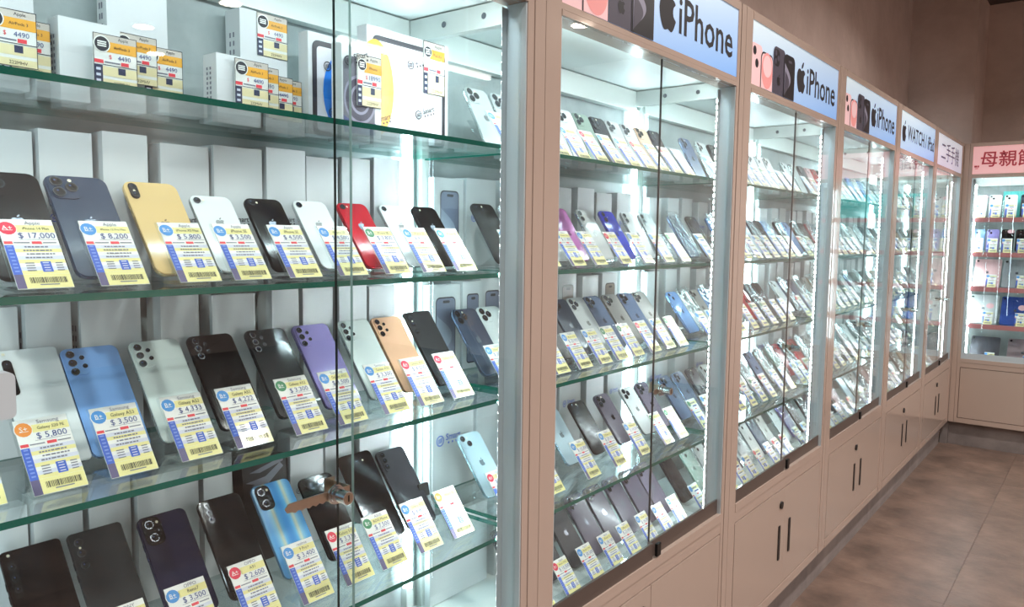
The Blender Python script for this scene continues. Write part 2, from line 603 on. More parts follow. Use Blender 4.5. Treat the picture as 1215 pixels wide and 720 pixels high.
def make_case(idx, loc, rotz, dx=.0, side=True):
    c = link('display_case', None, None, loc, (0, 0, rotz))
    names = ['cut off at the side of the photo', 'under the large sign', 'with the whole iPhone sign', 'with the small iPhone sign', 'with the watch and tablet sign', 'with the faint pale sign']
    if idx < 6:
        tag(c, 'beige framed glass display case %s, the %s' % (names[idx], CASE[idx]), 'display case', 'display cases along the wall')
    else:
        tag(c, 'beige framed glass display case with a pink sign across the end', 'display case')
    p = .0505
    x0 = -.12 if idx == 0 else 0        # the nearest case runs on past the edge of the photo
    L = x0 + p
    zt, zb = 1.9525, .1577
    part('side_post', [(x0 + .001, x0 + .031, 0, .05, zb, zt, BEIGE), (x0 + .0325, L, .0015, .05, zb, zt, BEIGE)], c)
    part('side_post', [(W - .031, W - .001, 0, .05, zb, zt, BEIGE), (W - p, W - .0325, .0015, .05, zb, zt, BEIGE)], c)
    part('top_rail', [(L, W - p, 0, .05, 1.9307, zt, BEIGE), (x0 + .001, W - .001, .05, .345, 1.935, zt - .002, BEIGE)], c)
    part('sign_rail', [(L, W - p, .002, .05, 1.7475, 1.759, BEIGE), (L, W - p, .0, .05, 1.7357, 1.7462, BEIGE)], c)
    part('sill_rail', [(L, W - p, .0, .04, .5535, .5777, BEIGE), (L, W - p, .002, .04, .5215, .5522, BEIGE)], c)
    part('base_frame', [(L, W - p, 0, .04, zb, .188, BEIGE), (x0 + .001, x0 + .03, .05, .34, zb, .52, BEIGE), (W - .03, W - .001, .05, .34, zb, .52, BEIGE), (x0 + .03, W - .03, .05, .34, zb, .175, BEIGE)], c)
    seam = .458 if idx == 1 else .482
    gap = .0016 if idx == 1 else .0003
    for k, (a, e) in enumerate(((L + .004, seam - gap), (seam + gap, W - p - .004))):
        d = part('base_door', [(a, e, .001, .03, .192, .518, BEIGE_B)], c)
        hx = seam - .049 if k == 0 else seam + .05
        b = MB()
        b.slab(rrect(hx - .0085, hx + .0085, .284, .4, .004, 3), -.0015, .0008, BLACK)
        b.build('handle', d)
        if k == 0:
            b = MB()
            b.slab(circle(seam - .04, .468, .0125, 18), -.004, .0008, BLACK)
            b.build('lock', d)
    part('plinth', [(x0, W, .046, .34, 0, zb, CONC)], c)
    # inside
    part('back_panel', [(x0 + .002, W - .002, .335, .345, .53, 1.93, GREYBACK)], c)
    part('case_floor', [(x0 + .004, W - .004, .012, .334, .52, .535, WHITEP)], c)
    part('case_ceiling', [(x0 + .004, W - .004, .05, .334, 1.76, 1.775, WHITEP)], c)
    part('back_rail', [(x0 + .03, W - .03, .312, .334, 1.70, 1.757, ALU_W)], c)
    part('corner_post', [(W - .032, W - .012, .318, .334, .536, 1.757, ALU_W)], c)
    part('corner_post', [(x0 + .012, x0 + .032, .318, .334, .536, 1.757, ALU_W)], c)
    part('floor_rail', [(W - .02, W - .012, .05, .318, .536, .548, ALU_W)], c)
    b = MB()
    b.box(W - .0085, W - .0035, .052, .333, .536, 1.757, DOORG, ('x', EDGE))
    b.build('side_glass', c)
    r = part('side_rail', [(W - .028, W - .009, .052, .312, 1.715, 1.757, ALU_W)], c)
    b = MB()
    for y in (.12, .22):
        b.mesh_in(disc_me, Matrix.Translation((W - .0285, y, 1.736)), RING)
    b.build('screw', r, kind='stuff')
    part('jamb', [(W - p - .0035, W - p - .0003, .003, .044, .536, 1.735, ALU), (W - p - .0003, W - .012, .040, .052, .536, 1.735, ALU)], c)
    part('jamb', [(L + .0003, L + .0035, .003, .03, .536, 1.735, ALU)], c)
    # LED strips: one in the rear corner, one behind the front jamb
    b = MB()
    x, y = W - .034, .316
    b.face([(x, y - .016, 0), (x, y - .016, 1.1), (x - .012, y - .002, 1.1), (x - .012, y - .002, 0)], LEDS)
    b.build('led_strip', c, loc=(0, 0, .6), kind=None)
    b = MB()
    x, y = W - p - .004, .046
    b.face([(x - .0135, y - .001, 0), (x, y + .0075, 0), (x, y + .0075, 1.13), (x - .0135, y - .001, 1.13)][::-1], LEDM)
    fl = b.build('led_strip', c, loc=(0, 0, .58))
    b = MB()
    b.prism([(x - .0142, y - .0016), (x + .004, y - .0016), (x + .004, y + .0092), (x + .0002, y + .007)], -.02, 1.15, ALU)
    b.build('strip_backing', fl)
    b = MB()
    x = L + .006  # left jamb strip, hidden by the post, added to double the front light
    b.face([(x, .0526, 0), (x + .0105, .046, 0), (x + .0105, .046, 1.13), (x, .0526, 1.13)], LEDS)
    b.face([(x, .0526, 1.13), (x + .0105, .046, 1.13), (x + .0105, .0455, 1.13), (x - .0005, .052, 1.13)], ALU)
    fl = b.build('led_strip', c, loc=(0, 0, .58))
    b = MB()
    b.prism([(x - .0045, .0456), (x + .0112, .0456), (x - .0002, .0524), (x - .0045, .054)], -.02, 1.15, ALU)
    b.build('strip_backing', fl)
    b = MB()
    b.face([(L + .02, .066, 1.7545), (W - p - .02, .066, 1.7545), (W - p - .02, .056, 1.748), (L + .02, .056, 1.748)][::-1], LEDT)
    b.build('led_strip', c)
    if idx < 6:
        for k in (1, 2, 3, 4):
            b = MB()
            b.box(x0 + .012, W - .012, .046, .31, SHZ[k] - .008, SHZ[k], GLASS, ('z', EDGE))
            b.build('shelf', c)
    # sliding doors
    m = .4535 + dx
    lap = .02 if idx == 0 else .001
    part('door_channel', [(L, m + lap, .004, .010, .5777, .6165, CHANNEL if idx < 6 else ALU), (m - .0, W - p, .012, .018, .5777, .6165, CHANNEL if idx < 6 else ALU)], c)
    for a, e, y in ((L + .004, m + lap, .0045), (m, W - p - .004, .0125)):
        b = MB()
        b.box(a, e, y, y + .005, .617, 1.735, DOORG)
        ex, em = (a - .0002, DOOREDGE) if a > .1 else (e + .0002, PALEEDGE if idx == 0 else DOOREDGE)
        if idx == 0 or a > .1:
            b.face([(ex, y, .617), (ex, y + .005, .617), (ex, y + .005, 1.735), (ex, y, 1.735)], em)
        d = b.build('glass_door', c)
        if idx == 0 and a < .1:
            b = MB()
            b.slab(rrect(.024, .053, 1.160, 1.204, .006), -.012, .0043, mat('grey_pull', (196, 206, 212), .4))
            b.build('finger_pull', d)
    part('door_stop', [(m + .012, m + .03, -.003, .0042, .582, .612, BLACK)], c)
    lock_part(c, m - .016 + (.02 if idx else 0), .985, 13 if idx == 0 else 5)
    # sign
    s = part('sign_panel', [(x0 + .042, W - .044, .003, .02, 1.759, 1.9307, PINKS if idx == 6 else PALE if idx == 5 else SKY)], c)
    b = MB()
    if idx in (0, 1, 2, 3):
        printed_phones(b, .0024, .044, 1.7592)
        b.build('picture', s)
        b = MB()
        fruit_logo(b, .465, 1.838, .0024, .098, INKBL)
        write(b, 'iPhone', .672, 1.838, .0024, .118, INKBL, .012, .97)
    elif idx == 4:
        fruit_logo(b, .12, 1.838, .0024, .1, INKBL)
        write(b, 'WATCH / iPad', .52, 1.84, .0024, .098, INKBL, .01, 1.06)
    elif idx == 5:
        write(b, '二手手機', .45, 1.835, .0024, .115, mat('sign_violet_ink', (96, 84, 110), .5), .0, 1.3)
    else:
        write(b, '母親節', .238, 1.842, .0022, .104, INKRED, .014, .96)
        b.rect(.06, .075, 1.80, 1.812, .0022, INKRED)
        b.rect(.077, .086, 1.80, 1.812, .0022, INKRED)
        b.rect(.064, .082, 1.791, 1.795, .0022, INKRED)
    b.build('lettering', s)
    return c


disc_b = MB()
disc_b.face([(0, .006 * math.cos(2 * PI * i / 10), .006 * math.sin(2 * PI * i / 10)) for i in range(10)][::-1], RING)
disc_me = disc_b.mesh('disc')
for i in range(6):
    make_case(i, (0, S0 + i * W, 0), PI / 2, 0 if i == 0 else .012)


def world_xf(idx):
    """origin and turn of a case, to put its goods in"""
    if idx < 6:
        return (0, S0 + idx * W), PI / 2
    return (.0, YEND), 0


def place(idx, x, y, z):
    (ox, oy), rz = world_xf(idx)
    if rz:
        return (ox - y, oy + x, z)
    return (ox + x, oy + y, z)


# ------------------------------------------------------------------ phones
C = {  # name: (back rgb, side rgb, gloss)
    'black': ((20, 18, 20), (30, 30, 34)), 'graphite': ((62, 63, 68), (84, 84, 88)), 'navy': ((56, 68, 88), (72, 84, 106)),
    'midnight blue': ((26, 26, 52), (48, 54, 92)), 'gold': ((220, 188, 132), (222, 192, 140)), 'white': ((226, 230, 230), (200, 206, 208)),
    'silver': ((204, 208, 208), (214, 216, 216)), 'red': ((186, 26, 44), (190, 34, 50)), 'sky blue': ((128, 170, 226), (120, 156, 206)),
    'lavender': ((156, 146, 206), (150, 140, 198)), 'peach': ((240, 190, 154), (226, 170, 132)), 'mint': ((196, 222, 208), (176, 204, 190)),
    'pink': ((206, 128, 196), (196, 116, 186)), 'pale pink': ((238, 200, 200), (226, 184, 186)), 'cobalt blue': ((66, 78, 196), (62, 74, 184)),
    'pale blue': ((196, 220, 232), (176, 202, 216)), 'slate blue': ((96, 112, 140), (112, 126, 150)), 'grey purple': ((104, 98, 112), (120, 114, 128)),
    'titanium grey': ((164, 162, 158), (170, 166, 160)), 'sage green': ((150, 168, 156), (140, 156, 146)), 'dark grey': ((48, 50, 52), (60, 62, 66)),
    'bronze': ((216, 188, 164), (206, 176, 150)), 'pearl': ((216, 226, 222), (196, 206, 204)),
}
IRID = banded_material('iridescent_blue', [(66, 146, 214), (104, 182, 230), (206, 216, 190), (140, 200, 228), (84, 160, 218)], 5, (1, 0, .25))
DIM = {'pro': (.0715, .147, .013), 'promax': (.078, .160, .013), 'se': (.0673, .1384, .012), 'xs': (.0774, .1575, .013), 'duo': (.0715, .1467, .013),
       'vert': (.0716, .1476, .013), 'quad': (.0748, .1596, .010), 'tri': (.072, .165, .006), 'bar': (.0705, .15, .011), 'reno': (.0733, .16, .010),
       'pill': (.0732, .16, .011), 'rog': (.0775, .17, .010), 'side': (.072, .166, .006)}
PHONE_ME = {}
CAM_ME = {}


def phone_mesh(kind, colour):
    key = (kind, colour)
    if key in PHONE_ME:
        return PHONE_ME[key]
    w, h, r = DIM[kind]
    t = .008
    if colour == 'iridescent blue':
        bm_, sm = IRID, mat('side_irid', (110, 160, 200), .25, metal=.6)
    else:
        back, side = C[colour]
        matte = kind in ('pro', 'promax')
        bm_ = mat('back_' + colour + ('_matte' if matte else ''), back, .26 if matte else .1, coat=.1 if matte else .3, spec=.3)
        sm = mat('side_' + colour, side, .22, metal=.75)
    b = MB()
    loops = []
    for inset, y in ((.0014, 0), (.0003, .0011), (0, .0025), (0, t - .0025), (.0014, t)):
        loops.append([(x, y, z) for x, z in rrect(-w / 2 + inset, w / 2 - inset, inset, h - inset, r - inset, 4)])
    n = len(loops[0])
    for L in loops:
        b.v += L
    b.f.append(tuple(range(n))); b.mi.append(b.slot(bm_))
    for k in range(4):
        for i in range(n):
            j = (i + 1) % n
            b.f.append((k * n + i, (k + 1) * n + i, (k + 1) * n + j, k * n + j)); b.mi.append(b.slot(bm_ if k == 0 else sm))
    b.f.append(tuple(4 * n + i for i in reversed(range(n)))); b.mi.append(b.slot(SCREEN))
    # side keys
    b.box(-w / 2 - .0006, -w / 2 + .001, .003, .0055, h * .70, h * .76, sm)
    b.box(-w / 2 - .0006, -w / 2 + .001, .003, .0055, h * .60, h * .66, sm)
    me = b.mesh('phone')
    for p in me.polygons:
        p.use_smooth = len(p.vertices) == 4 and p.area < 2e-4
    PHONE_ME[key] = me
    return me


# camera layouts in mm from the phone's upper corner: plate (x, z, w, h, r) and lenses (x, z, radius)
LAY = {
    'pro': ((20.5, 20.5, 36, 36, 10), [(12.5, 12.5, 7.6), (12.5, 29, 7.6), (29, 20.5, 7.6)], (29.5, 9.5, 2.6)),
    'promax': ((21, 21, 37, 37, 10), [(12.8, 12.8, 7.8), (12.8, 29.6, 7.8), (29.6, 21, 7.8)], (30, 9.8, 2.6)),
    'se': (None, [(10.5, 10.5, 5.4)], (19.5, 10.5, 2)),
    'xs': ((12, 18, 12.5, 27, 6.2), [(12, 11.3, 4.9), (12, 24.8, 4.9)], (12, 18, 1.8)),
    'duo': ((18, 18, 30, 30, 8), [(11.2, 11.2, 6.6), (24.8, 24.8, 6.6)], (24.8, 11.2, 2.1)),
    'vert': ((13, 21, 17, 35, 8.4), [(13, 12.6, 6.6), (13, 29.2, 6.6)], (27, 21, 2.1)),
    'quad': ((17, 23, 26, 38, 7), [(11, 11, 5.2), (11, 24, 5.2), (11, 37, 5.2), (24, 17, 3.1), (25, 30, 3.1)], (0, 0, 0)),
    'tri': (None, [(11, 15, 5.6), (11, 30, 5.6), (11, 47, 5.6)], (11, 22.5, 1.7)),
    'side': ((10, 40, 11, 50, 5), [(10, 23, 4.2), (10, 38, 4.2), (10, 53, 4.2)], (9, 7, 2)),
    'bar': ((35, 18, 46, 14, 6.5), [(20, 18, 4.6), (35, 18, 4.6), (49, 18, 4.6)], (0, 0, 0)),
    'rog': ((36, 18, 40, 13, 3), [(23, 18, 4.4), (37, 18, 4.4)], (50, 18, 1.8)),
    'reno': ((18, 24, 27, 42, 9), [(14, 14, 6.4), (16, 34, 6.4), (25, 24, 2.4)], (26, 12, 2.2)),
    'pill': ((13, 24, 13, 42, 6.4), [(13, 10, 4.8), (13, 22, 4.8), (13, 34, 4.8)], (0, 0, 0)),
}


def lens_mesh(r):
    key = round(r, 1)
    if key not in CAM_ME:
        b = MB()
        r /= 1000
        n = 14
        b.slab(circle(0, 0, r, n), -.0017, .0006, RING)
        b.flat(circle(0, 0, r * .8, n), -.00175, LENS)
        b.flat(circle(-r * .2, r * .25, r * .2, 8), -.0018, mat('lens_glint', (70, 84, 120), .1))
        CAM_ME[key] = b.mesh('lens')
    return CAM_ME[key]


PLATE_ME = {}


def add_camera(ph, kind, colour, detail):
    """camera plate and lenses as parts; far phones get one joined module"""
    w, h, _ = DIM[kind]
    plate, lenses, fl = LAY[kind]
    dark = kind in ('side', 'bar', 'xs', 'reno')
    pm = LENS if dark else PHONE_ME[(kind, colour)].materials[0]
    key = (kind, colour, detail)
    if key not in PLATE_ME:
        b = MB()
        if plate:
            x, z, pw, p_h, pr = (v / 1000 for v in plate)
            b.slab(rrect(-w / 2 + x - pw / 2, -w / 2 + x + pw / 2, h - z - p_h / 2, h - z + p_h / 2, pr, 3), -.0013, .0004, pm)
        if not detail:
            for lx, lz, lr in lenses:
                b.flat(circle(-w / 2 + lx / 1000, h - lz / 1000, lr / 1000, 8), -.0018, LENS)
        if fl[2]:
            b.flat(circle(-w / 2 + fl[0] / 1000, h - fl[1] / 1000, fl[2] / 1000, 8), -.0016, FLASH)
        PLATE_ME[key] = b.mesh('camera_module')
    if not detail:
        link('camera_module', PLATE_ME[key], ph)
        return
    cm = link('camera_module', PLATE_ME[key], ph)
    for lx, lz, lr in lenses:
        link('lens', lens_mesh(lr), cm, (-w / 2 + lx / 1000, -.0012 if plate else 0, h - lz / 1000))


LOGO_ME = {}


def logo_for(kind, colour):
    key = (kind, colour)
    if key not in LOGO_ME:
        w, h, _ = DIM[kind]
        dark = sum(C[colour][0]) < 330
        m = mat('logo_mirror_dark', (176, 182, 196), .2, metal=.7) if (dark and kind in ('promax', 'vert', 'se')) else mat('logo_on_' + colour, tuple(int(v * .72) for v in C[colour][0]) if not dark else tuple(min(255, int(v * .4)) for v in C[colour][0]), .15, metal=.3)
        b = MB()
        fruit_logo(b, 0, h * (.52 if kind != 'se' else .63), -.00025, .0185, m)
        LOGO_ME[key] = b.mesh('logo')
    return LOGO_ME[key]


CAMW = {'pro': 'three round lenses', 'promax': 'three round lenses', 'se': 'one lens', 'xs': 'twin lenses', 'duo': 'two diagonal lenses', 'vert': 'two upright lenses',
        'quad': 'five lenses', 'tri': 'three stacked lenses', 'side': 'side lens strip', 'bar': 'lens bar', 'rog': 'lens bar', 'reno': 'two large lenses', 'pill': 'lens pill'}
TILT = R(37)
# bent acrylic easel
eb = MB()
prof = [(-.010, .013), (-.0075, .013), (-.0075, .0045), (.048, .0045), (.0245, .0330), (.062, .0832), (.0643, .0815), (.0275, .0330), (.053, .002), (-.010, .002)]


def extrude_yz(b, prof, x0, x1, m):
    n = len(b.v)
    k = len(prof)
    b.v += [(x0, y, z) for y, z in prof] + [(x1, y, z) for y, z in prof]
    s = b.slot(m)
    b.f.append(tuple(n + i for i in range(k))); b.mi.append(s)
    b.f.append(tuple(n + k + i for i in reversed(range(k)))); b.mi.append(s)
    for i in range(k):
        j = (i + 1) % k
        b.f.append((n + i, n + k + i, n + k + j, n + j)); b.mi.append(s)


extrude_yz(eb, [(-.011, .016), (-.009, .016), (-.009, .0025), (.058, .0025), (.0265, .022), (.066, .074), (.0676, .0728), (.0297, .0225), (.062, .0005), (-.011, .0005)], -.026, .026, ACRYL)
easel_me = eb.mesh('phone_easel')
SLEEVE_ME = {}


def sleeve_mesh(kind):
    if kind not in SLEEVE_ME:
        w, h, r = DIM[kind]
        b = MB()
        b.slab(rrect(-w / 2 - .004, w / 2 + .004, -.001, h + .012, .006, 2), -.0042, -.0036, SLEEVE)
        SLEEVE_ME[kind] = b.mesh('plastic_sleeve')
    return SLEEVE_ME[kind]


def where(idx, row, k):
    return '%s on the %s of the %s' % (ORD[k], ROW[row], CASE[idx])


APPLE = ('pro', 'promax', 'se', 'xs', 'duo', 'vert')


def put_phone(idx, row, k, x, kind, colour, y=.175, detail=True, sleeve=False, dz=0.0, yaw=0.0):
    z = SHZ[row]
    rz = world_xf(idx)[1]
    ph = link('phone', phone_mesh(kind, colour), None, place(idx, x, y - .0035, z + .0105 + dz), (-(TILT if idx == 0 or row > 2 else R(28) if row == 1 else R(33)), 0, rz + yaw))
    tag(ph, '%s phone with %s, %s' % (colour, CAMW[kind], where(idx, row, k)), 'phone', 'phones in the %s' % CASE[idx])
    add_camera(ph, kind, colour, detail)
    if kind in APPLE and idx < 3:
        link('logo', logo_for(kind, colour), ph)
    if sleeve:
        link('plastic_sleeve', sleeve_mesh(kind), ph)
    e = link('phone_easel', easel_me, None, place(idx, x, y - .004, z + dz), (0, 0, rz + yaw))
    tag(e, 'clear acrylic easel under the %s phone on the %s of the %s' % (ORD[k], ROW[row], CASE[idx]), 'phone stand', 'acrylic easels in the %s' % CASE[idx])
    return ph


# ------------------------------------------------------------------ price cards
CW, CH = .056, .093
CARD_ME = {}


def card_meshes(badge, far=False):
    key = (badge, far)
    if key in CARD_ME:
        return CARD_ME[key]
    b = MB()
    b.box(-CW / 2, CW / 2, 0, .0012, 0, CH, PAPER)
    card = b.mesh('price_card')
    b = MB()
    y = -.0002

    def q(u0, u1, v0, v1, m, dy=0.0):
        b.rect(-CW / 2 + u0 * CW, -CW / 2 + u1 * CW, CH * (1 - v1), CH * (1 - v0), y - dy, m)
    q(.30, .995, .085, .19, PALEY)
    q(.0, .16, .38, .80, BLUEC)
    q(.0, .16, .80, .995, PURP)
    q(.16, .995, .80, .995, PALEY)
    for i in range(8):
        q(.16, .995, .382 + i * .052, .434 + i * .052, (LAV, PALEY, PAPER)[i % 3])
    q(.53, .72, .62, .77, BLUEC, .0002)
    q(.01, .16, .325, .365, REDC)
    q(.5, .68, .325, .365, REDC)
    b.flat(circle(-CW / 2 + .145 * CW, CH * .865, .0088, 14), y - .0002, BADGE[badge])
    if not far:
        b.flat(circle(-CW / 2 + .145 * CW, CH * .865, .0098, 16), y, PAPER)
        write(b, {'red': 'A+', 'blue': 'B+', 'green': 'B+', 'orange': 'S+'}[badge], -CW / 2 + .145 * CW, CH * .868, y - .0004, .0085, PAPER)
        q(.06, .23, .16, .166, PAPER, .0004)
        q(.3, .97, .295, .30, INKG)
        rnd = random.Random(4)
        for i in range(8):
            v = .398 + i * .052
            if i in (0, 1, 2, 3):
                u = .34 - .04 * (i % 2)
                while u < .76 + .05 * (i % 3):
                    wd = rnd.choice((.04, .06, .09))
                    q(u, u + wd, v, v + .02, INKG, .0003)
                    u += wd + .015
        for i in range(8):
            q(.04, .12, .395 + i * .05, .415 + i * .05, BLUEL, .0003)
        for v in (.635, .67, .705, .74):
            q(.57, .68, v, v + .012, LAV, .0004)
            q(.26, .42, v, v + .014, INKG, .0003)
            q(.8, .93, v, v + .014, INKG, .0003)
        q(.18, .46, .337, .352, INKG, .0001)
        q(.7, .95, .337, .352, INKG, .0001)
        u = .25
        while u < .90:
            wd = rnd.choice((.008, .012, .02))
            q(u, u + wd, .845, .925, INK, .0003)
            u += wd + rnd.choice((.008, .012, .016))
        q(.4, .75, .94, .955, INKG, .0003)
    else:
        q(.4, .85, .22, .27, INKB)
        q(.3, .9, .85, .92, INKG, .0002)
        q(.3, .8, .12, .16, INKG, .0002)
        q(.3, .8, .46, .5, INKG, .0002)
        q(.3, .5, .62, .74, INKG, .0002)
    CARD_ME[key] = (card, b.mesh('print'))
    return CARD_ME[key]


hb = MB()
hs, hc = math.sin(TILT), math.cos(TILT)
# L holder: sheet behind the card and a foot running back
extrude_yz(hb, [(.0016, -.003), (CH * hs + .0016, CH * hc), (CH * hs + .0034, CH * hc - .0012), (.0068, .0002), (.045, .0002), (.045, -.0018), (.0016, -.0036)], -CW / 2 - .002, CW / 2 + .002, ACRYL)
holder_me = hb.mesh('card_holder')
WRITE_ME = {}


def put_card(idx, row, k, x, badge, texts=None, y=.092, far=False, before='phone', dz=0.0):
    z = SHZ[row] + .004 + dz
    rz = world_xf(idx)[1]
    card, prt = card_meshes(badge, far)
    o = link('price_card', None, None, place(idx, x, y, z), (0, 0, rz))
    tag(o, '%s badge price card before the %s %s on the %s of the %s' % (badge, ORD[k], before, ROW[row], CASE[idx]), 'price card', 'price cards in the %s' % CASE[idx])
    c = link('card', card, o, (0, 0, 0), (-TILT, 0, 0))
    link('print', prt, c)
    if texts:
        if texts not in WRITE_ME:
            b = MB()
            write(b, texts[0], CW * .12, CH * .945, -.0005, .0068, INKG)
            write(b, texts[1], CW * .15, CH * .862, -.0006, .0066 * min(1, 10.5 / len(texts[1])), INK, squeeze=.95)
            write(b, texts[2], CW * .13, CH * .755, -.0005, .0108, INKB)
            WRITE_ME[texts] = b.mesh('lettering')
        link('lettering', WRITE_ME[texts], c)
    if not far:
        link('card_holder', holder_me, o)
    return o


# ------------------------------------------------------------------ boxes
def smart_mark(b, x, z, y, s, ring, ink, lean=0.0):
    """the shop's ring emblem and wordmark"""
    n = 16
    for i in range(n):
        a0, a1 = 2 * PI * i / n, 2 * PI * (i + 1) / n
        b.flat([(x + s * .5 * math.cos(a0) * q, z + s * .5 * math.sin(a0) * q) for q in (.8, 1)] + [(x + s * .5 * math.cos(a1) * q, z + s * .5 * math.sin(a1) * q) for q in (1, .8)], y, ring)
    for dz in (.12, -.02, -.16):
        b.flat([(x - s * .28, z + s * (dz - .08)), (x + s * .28, z + s * (dz + .04)), (x + s * .28, z + s * (dz + .12)), (x - s * .28, z + s * dz)], y, ring)
    c, n_ = math.cos(lean), math.sin(lean)
    write(b, 'Smart', x + s * 1.7 * c, z + s * .18 + s * 1.7 * n_, y, s * .82, ink, .01, 1, -lean)
    for i in range(4):
        d = s * (1.0 + .5 * i)
        b.rect(x + d * c, x + d * c + s * .2, z - s * .42 + d * n_, z - s * .24 + d * n_, y, ink)


def put_box(idx, row, x, w, h, d, label, y=.3, mark=None, picture=None, group='white phone boxes at the back', name='phone_box', m=None, spine=False, yaw=0.0):
    b = MB()
    b.box(-w / 2, w / 2, 0, d, 0, h, m or BOXW)
    rz = world_xf(idx)[1]
    o = link(name, b.mesh(name), None, place(idx, x, y - d, SHZ[row] + .0005), (0, 0, rz + yaw))
    tag(o, label, 'box', group)
    if mark:
        b = MB()
        smart_mark(b, -w * .26, h * mark[0], -.0006, w * .17, mark[1], mark[2])
        b.build('lettering', o)
    if picture:
        b = MB()
        c1, c2 = picture
        b.flat(rrect(-w * .30, w * .34, h * .06, h * .86, w * .12), -.0004, DK2)
        b.flat(rrect(-w * .28, w * .32, h * .075, h * .845, w * .1), -.0007, c1)
        b.flat(rrect(-w * .08, w * .14, h * .79, h * .82, h * .014), -.0011, DK2)
        sw = [(-w * .28, h * .66)] + [(-w * .28 + w * .5 * math.sin(PI * t / 20) ** 1.1, h * (.66 - .5 * t / 20)) for t in range(1, 20)] + [(-w * .28, h * .16)]
        b.flat(sw[::-1], -.0010, c2)
        b.build('picture', o)
    if spine:
        b = MB()
        for i in range(2):
            yy = d * (.38 + .24 * i)
            for j in range(7):
                b.face([(-w / 2 - .0005, yy + .004, h * (.35 + .07 * j)), (-w / 2 - .0005, yy, h * (.35 + .07 * j)), (-w / 2 - .0005, yy, h * (.39 + .07 * j)), (-w / 2 - .0005, yy + .004, h * (.39 + .07 * j))], INKG)
        b.build('spine_print', o, kind='stuff')
    return o


BOXC = {'g': mat('print_blue_grey', (120, 128, 150), .3), 'h': mat('print_blue_haze', (150, 160, 178), .3), 'p': mat('print_violet', (96, 96, 190), .3), 'q': mat('print_violet_haze', (140, 140, 214), .3),
        'b': mat('print_brown_grey', (120, 108, 98), .3), 'c': mat('print_tan', (160, 146, 132), .3)}

# ---- nearest case
A2 = [(.104, 'promax', 'black'), (.188, 'promax', 'navy'), (.287, 'xs', 'gold'), (.377, 'se', 'white'), (.467, 'se', 'black'), (.556, 'se', 'white'), (.647, 'se', 'red'), (.743, 'se', 'white'), (.826, 'se', 'black')]
A3 = [(.126, 'side', 'white'), (.199, 'quad', 'sky blue'), (.288, 'quad', 'pearl'), (.375, 'quad', 'black'), (.472, 'quad', 'dark grey'), (.561, 'quad', 'lavender'), (.655, 'quad', 'pearl'), (.735, 'quad', 'peach'), (.823, 'tri', 'dark grey')]
A4 = [(.121, 'side', 'black'), (.201, 'tri', 'dark grey'), (.293, 'reno', 'midnight blue'), (.385, 'pill', 'black'), (.478, 'reno', 'iridescent blue'), (.566, 'bar', 'black'), (.661, 'rog', 'black'), (.746, 'pill', 'graphite')]
for row, items in ((2, A2), (3, A3), (4, A4)):
    for k, (x, kind, colour) in enumerate(items):
        w, h, _ = DIM[kind]
        put_phone(0, row, k, x + w / 2, kind, colour, y=.175)
T2 = [(.095, 'red', ('Apple', 'iPhone 14 Plus', '$ 17,000')), (.18, 'blue', ('Apple', 'iPhone 12 Pro Max', '$ 8,200')), (.275, 'blue', ('Apple', 'iPhone XS Max', '$ 5,800')), (.35, 'blue', ('Apple', 'iPhone SE', '$ 3,500')),
      (.436, 'blue', ('Apple', 'iPhone SE', '$ 4,500')), (.524, 'blue', ('Apple', 'iPhone SE', '$ 4,500')), (.616, 'green', ('Apple', 'iPhone SE', '$ 3,800')), (.7, 'blue', ('Apple', 'iPhone SE', '$ 4,500')), (.782, 'blue', ('Apple', 'iPhone SE', '$ 3,500'))]
T3 = [(.066, 'blue', ('Samsung', 'Galaxy A53', '$ 3,500')), (.102, 'orange', ('Samsung', 'Galaxy S20 FE', '$ 5,800')), (.184, 'blue', ('Samsung', 'Galaxy A53', '$ 3,500')), (.271, 'blue', ('Samsung', 'Galaxy A53', '$ 4,333')), (.349, 'blue', ('Samsung', 'Galaxy A52', '$ 4,222')),
      (.443, 'green', ('Samsung', 'Galaxy A52', '$ 3,300')), (.522, 'blue', ('Samsung', 'Galaxy A52', '$ 3,500')), (.614, 'blue', ('Samsung', 'Galaxy A33', '$ 3,300')), (.695, 'red', ('Samsung', 'Galaxy A33', '$ 4,500')), (.776, 'red', ('Samsung', 'Galaxy A34', '$ 3,500'))]
T4 = [(.186, 'red', ('SONY', 'Xperia 1 V', '$ 9,500')), (.27, 'blue', ('OPPO', 'Reno7', '$ 3,500')), (.362, 'red', ('OPPO', 'A91', '$ 2,600')), (.452, 'blue', ('realme', '9 Pro+', '$ 3,400')), (.534, 'red', ('Samsung', 'Galaxy S10', '$ 3,333')),
      (.608, 'green', ('ASUS', 'ROG Phone', '$ 7,500')), (.695, 'blue', ('Samsung', 'Galaxy A52', '$ 4,800')), (.779, 'orange', ('Apple', 'Watch SE', '$ 3,200'))]
for row, items in ((2, T2), (3, T3), (4, T4)):
    for k, (x, badge, texts) in enumerate(items):
        kk = k + (1 if row == 4 else 0) - (1 if row == 3 else 0)
        if row == 3 and k == 0:
            o = put_card(0, row, 0, .02 + CW / 2, badge, texts)
            o['label'] = 'price card at the very edge of the photo on the third shelf of nearest case'
            continue
        o = put_card(0, row, max(kk, 0), x + CW / 2, badge, texts)
        if row == 4 and k == 7:
            o['label'] = 'orange badge price card before the small black wearable on the fourth shelf'
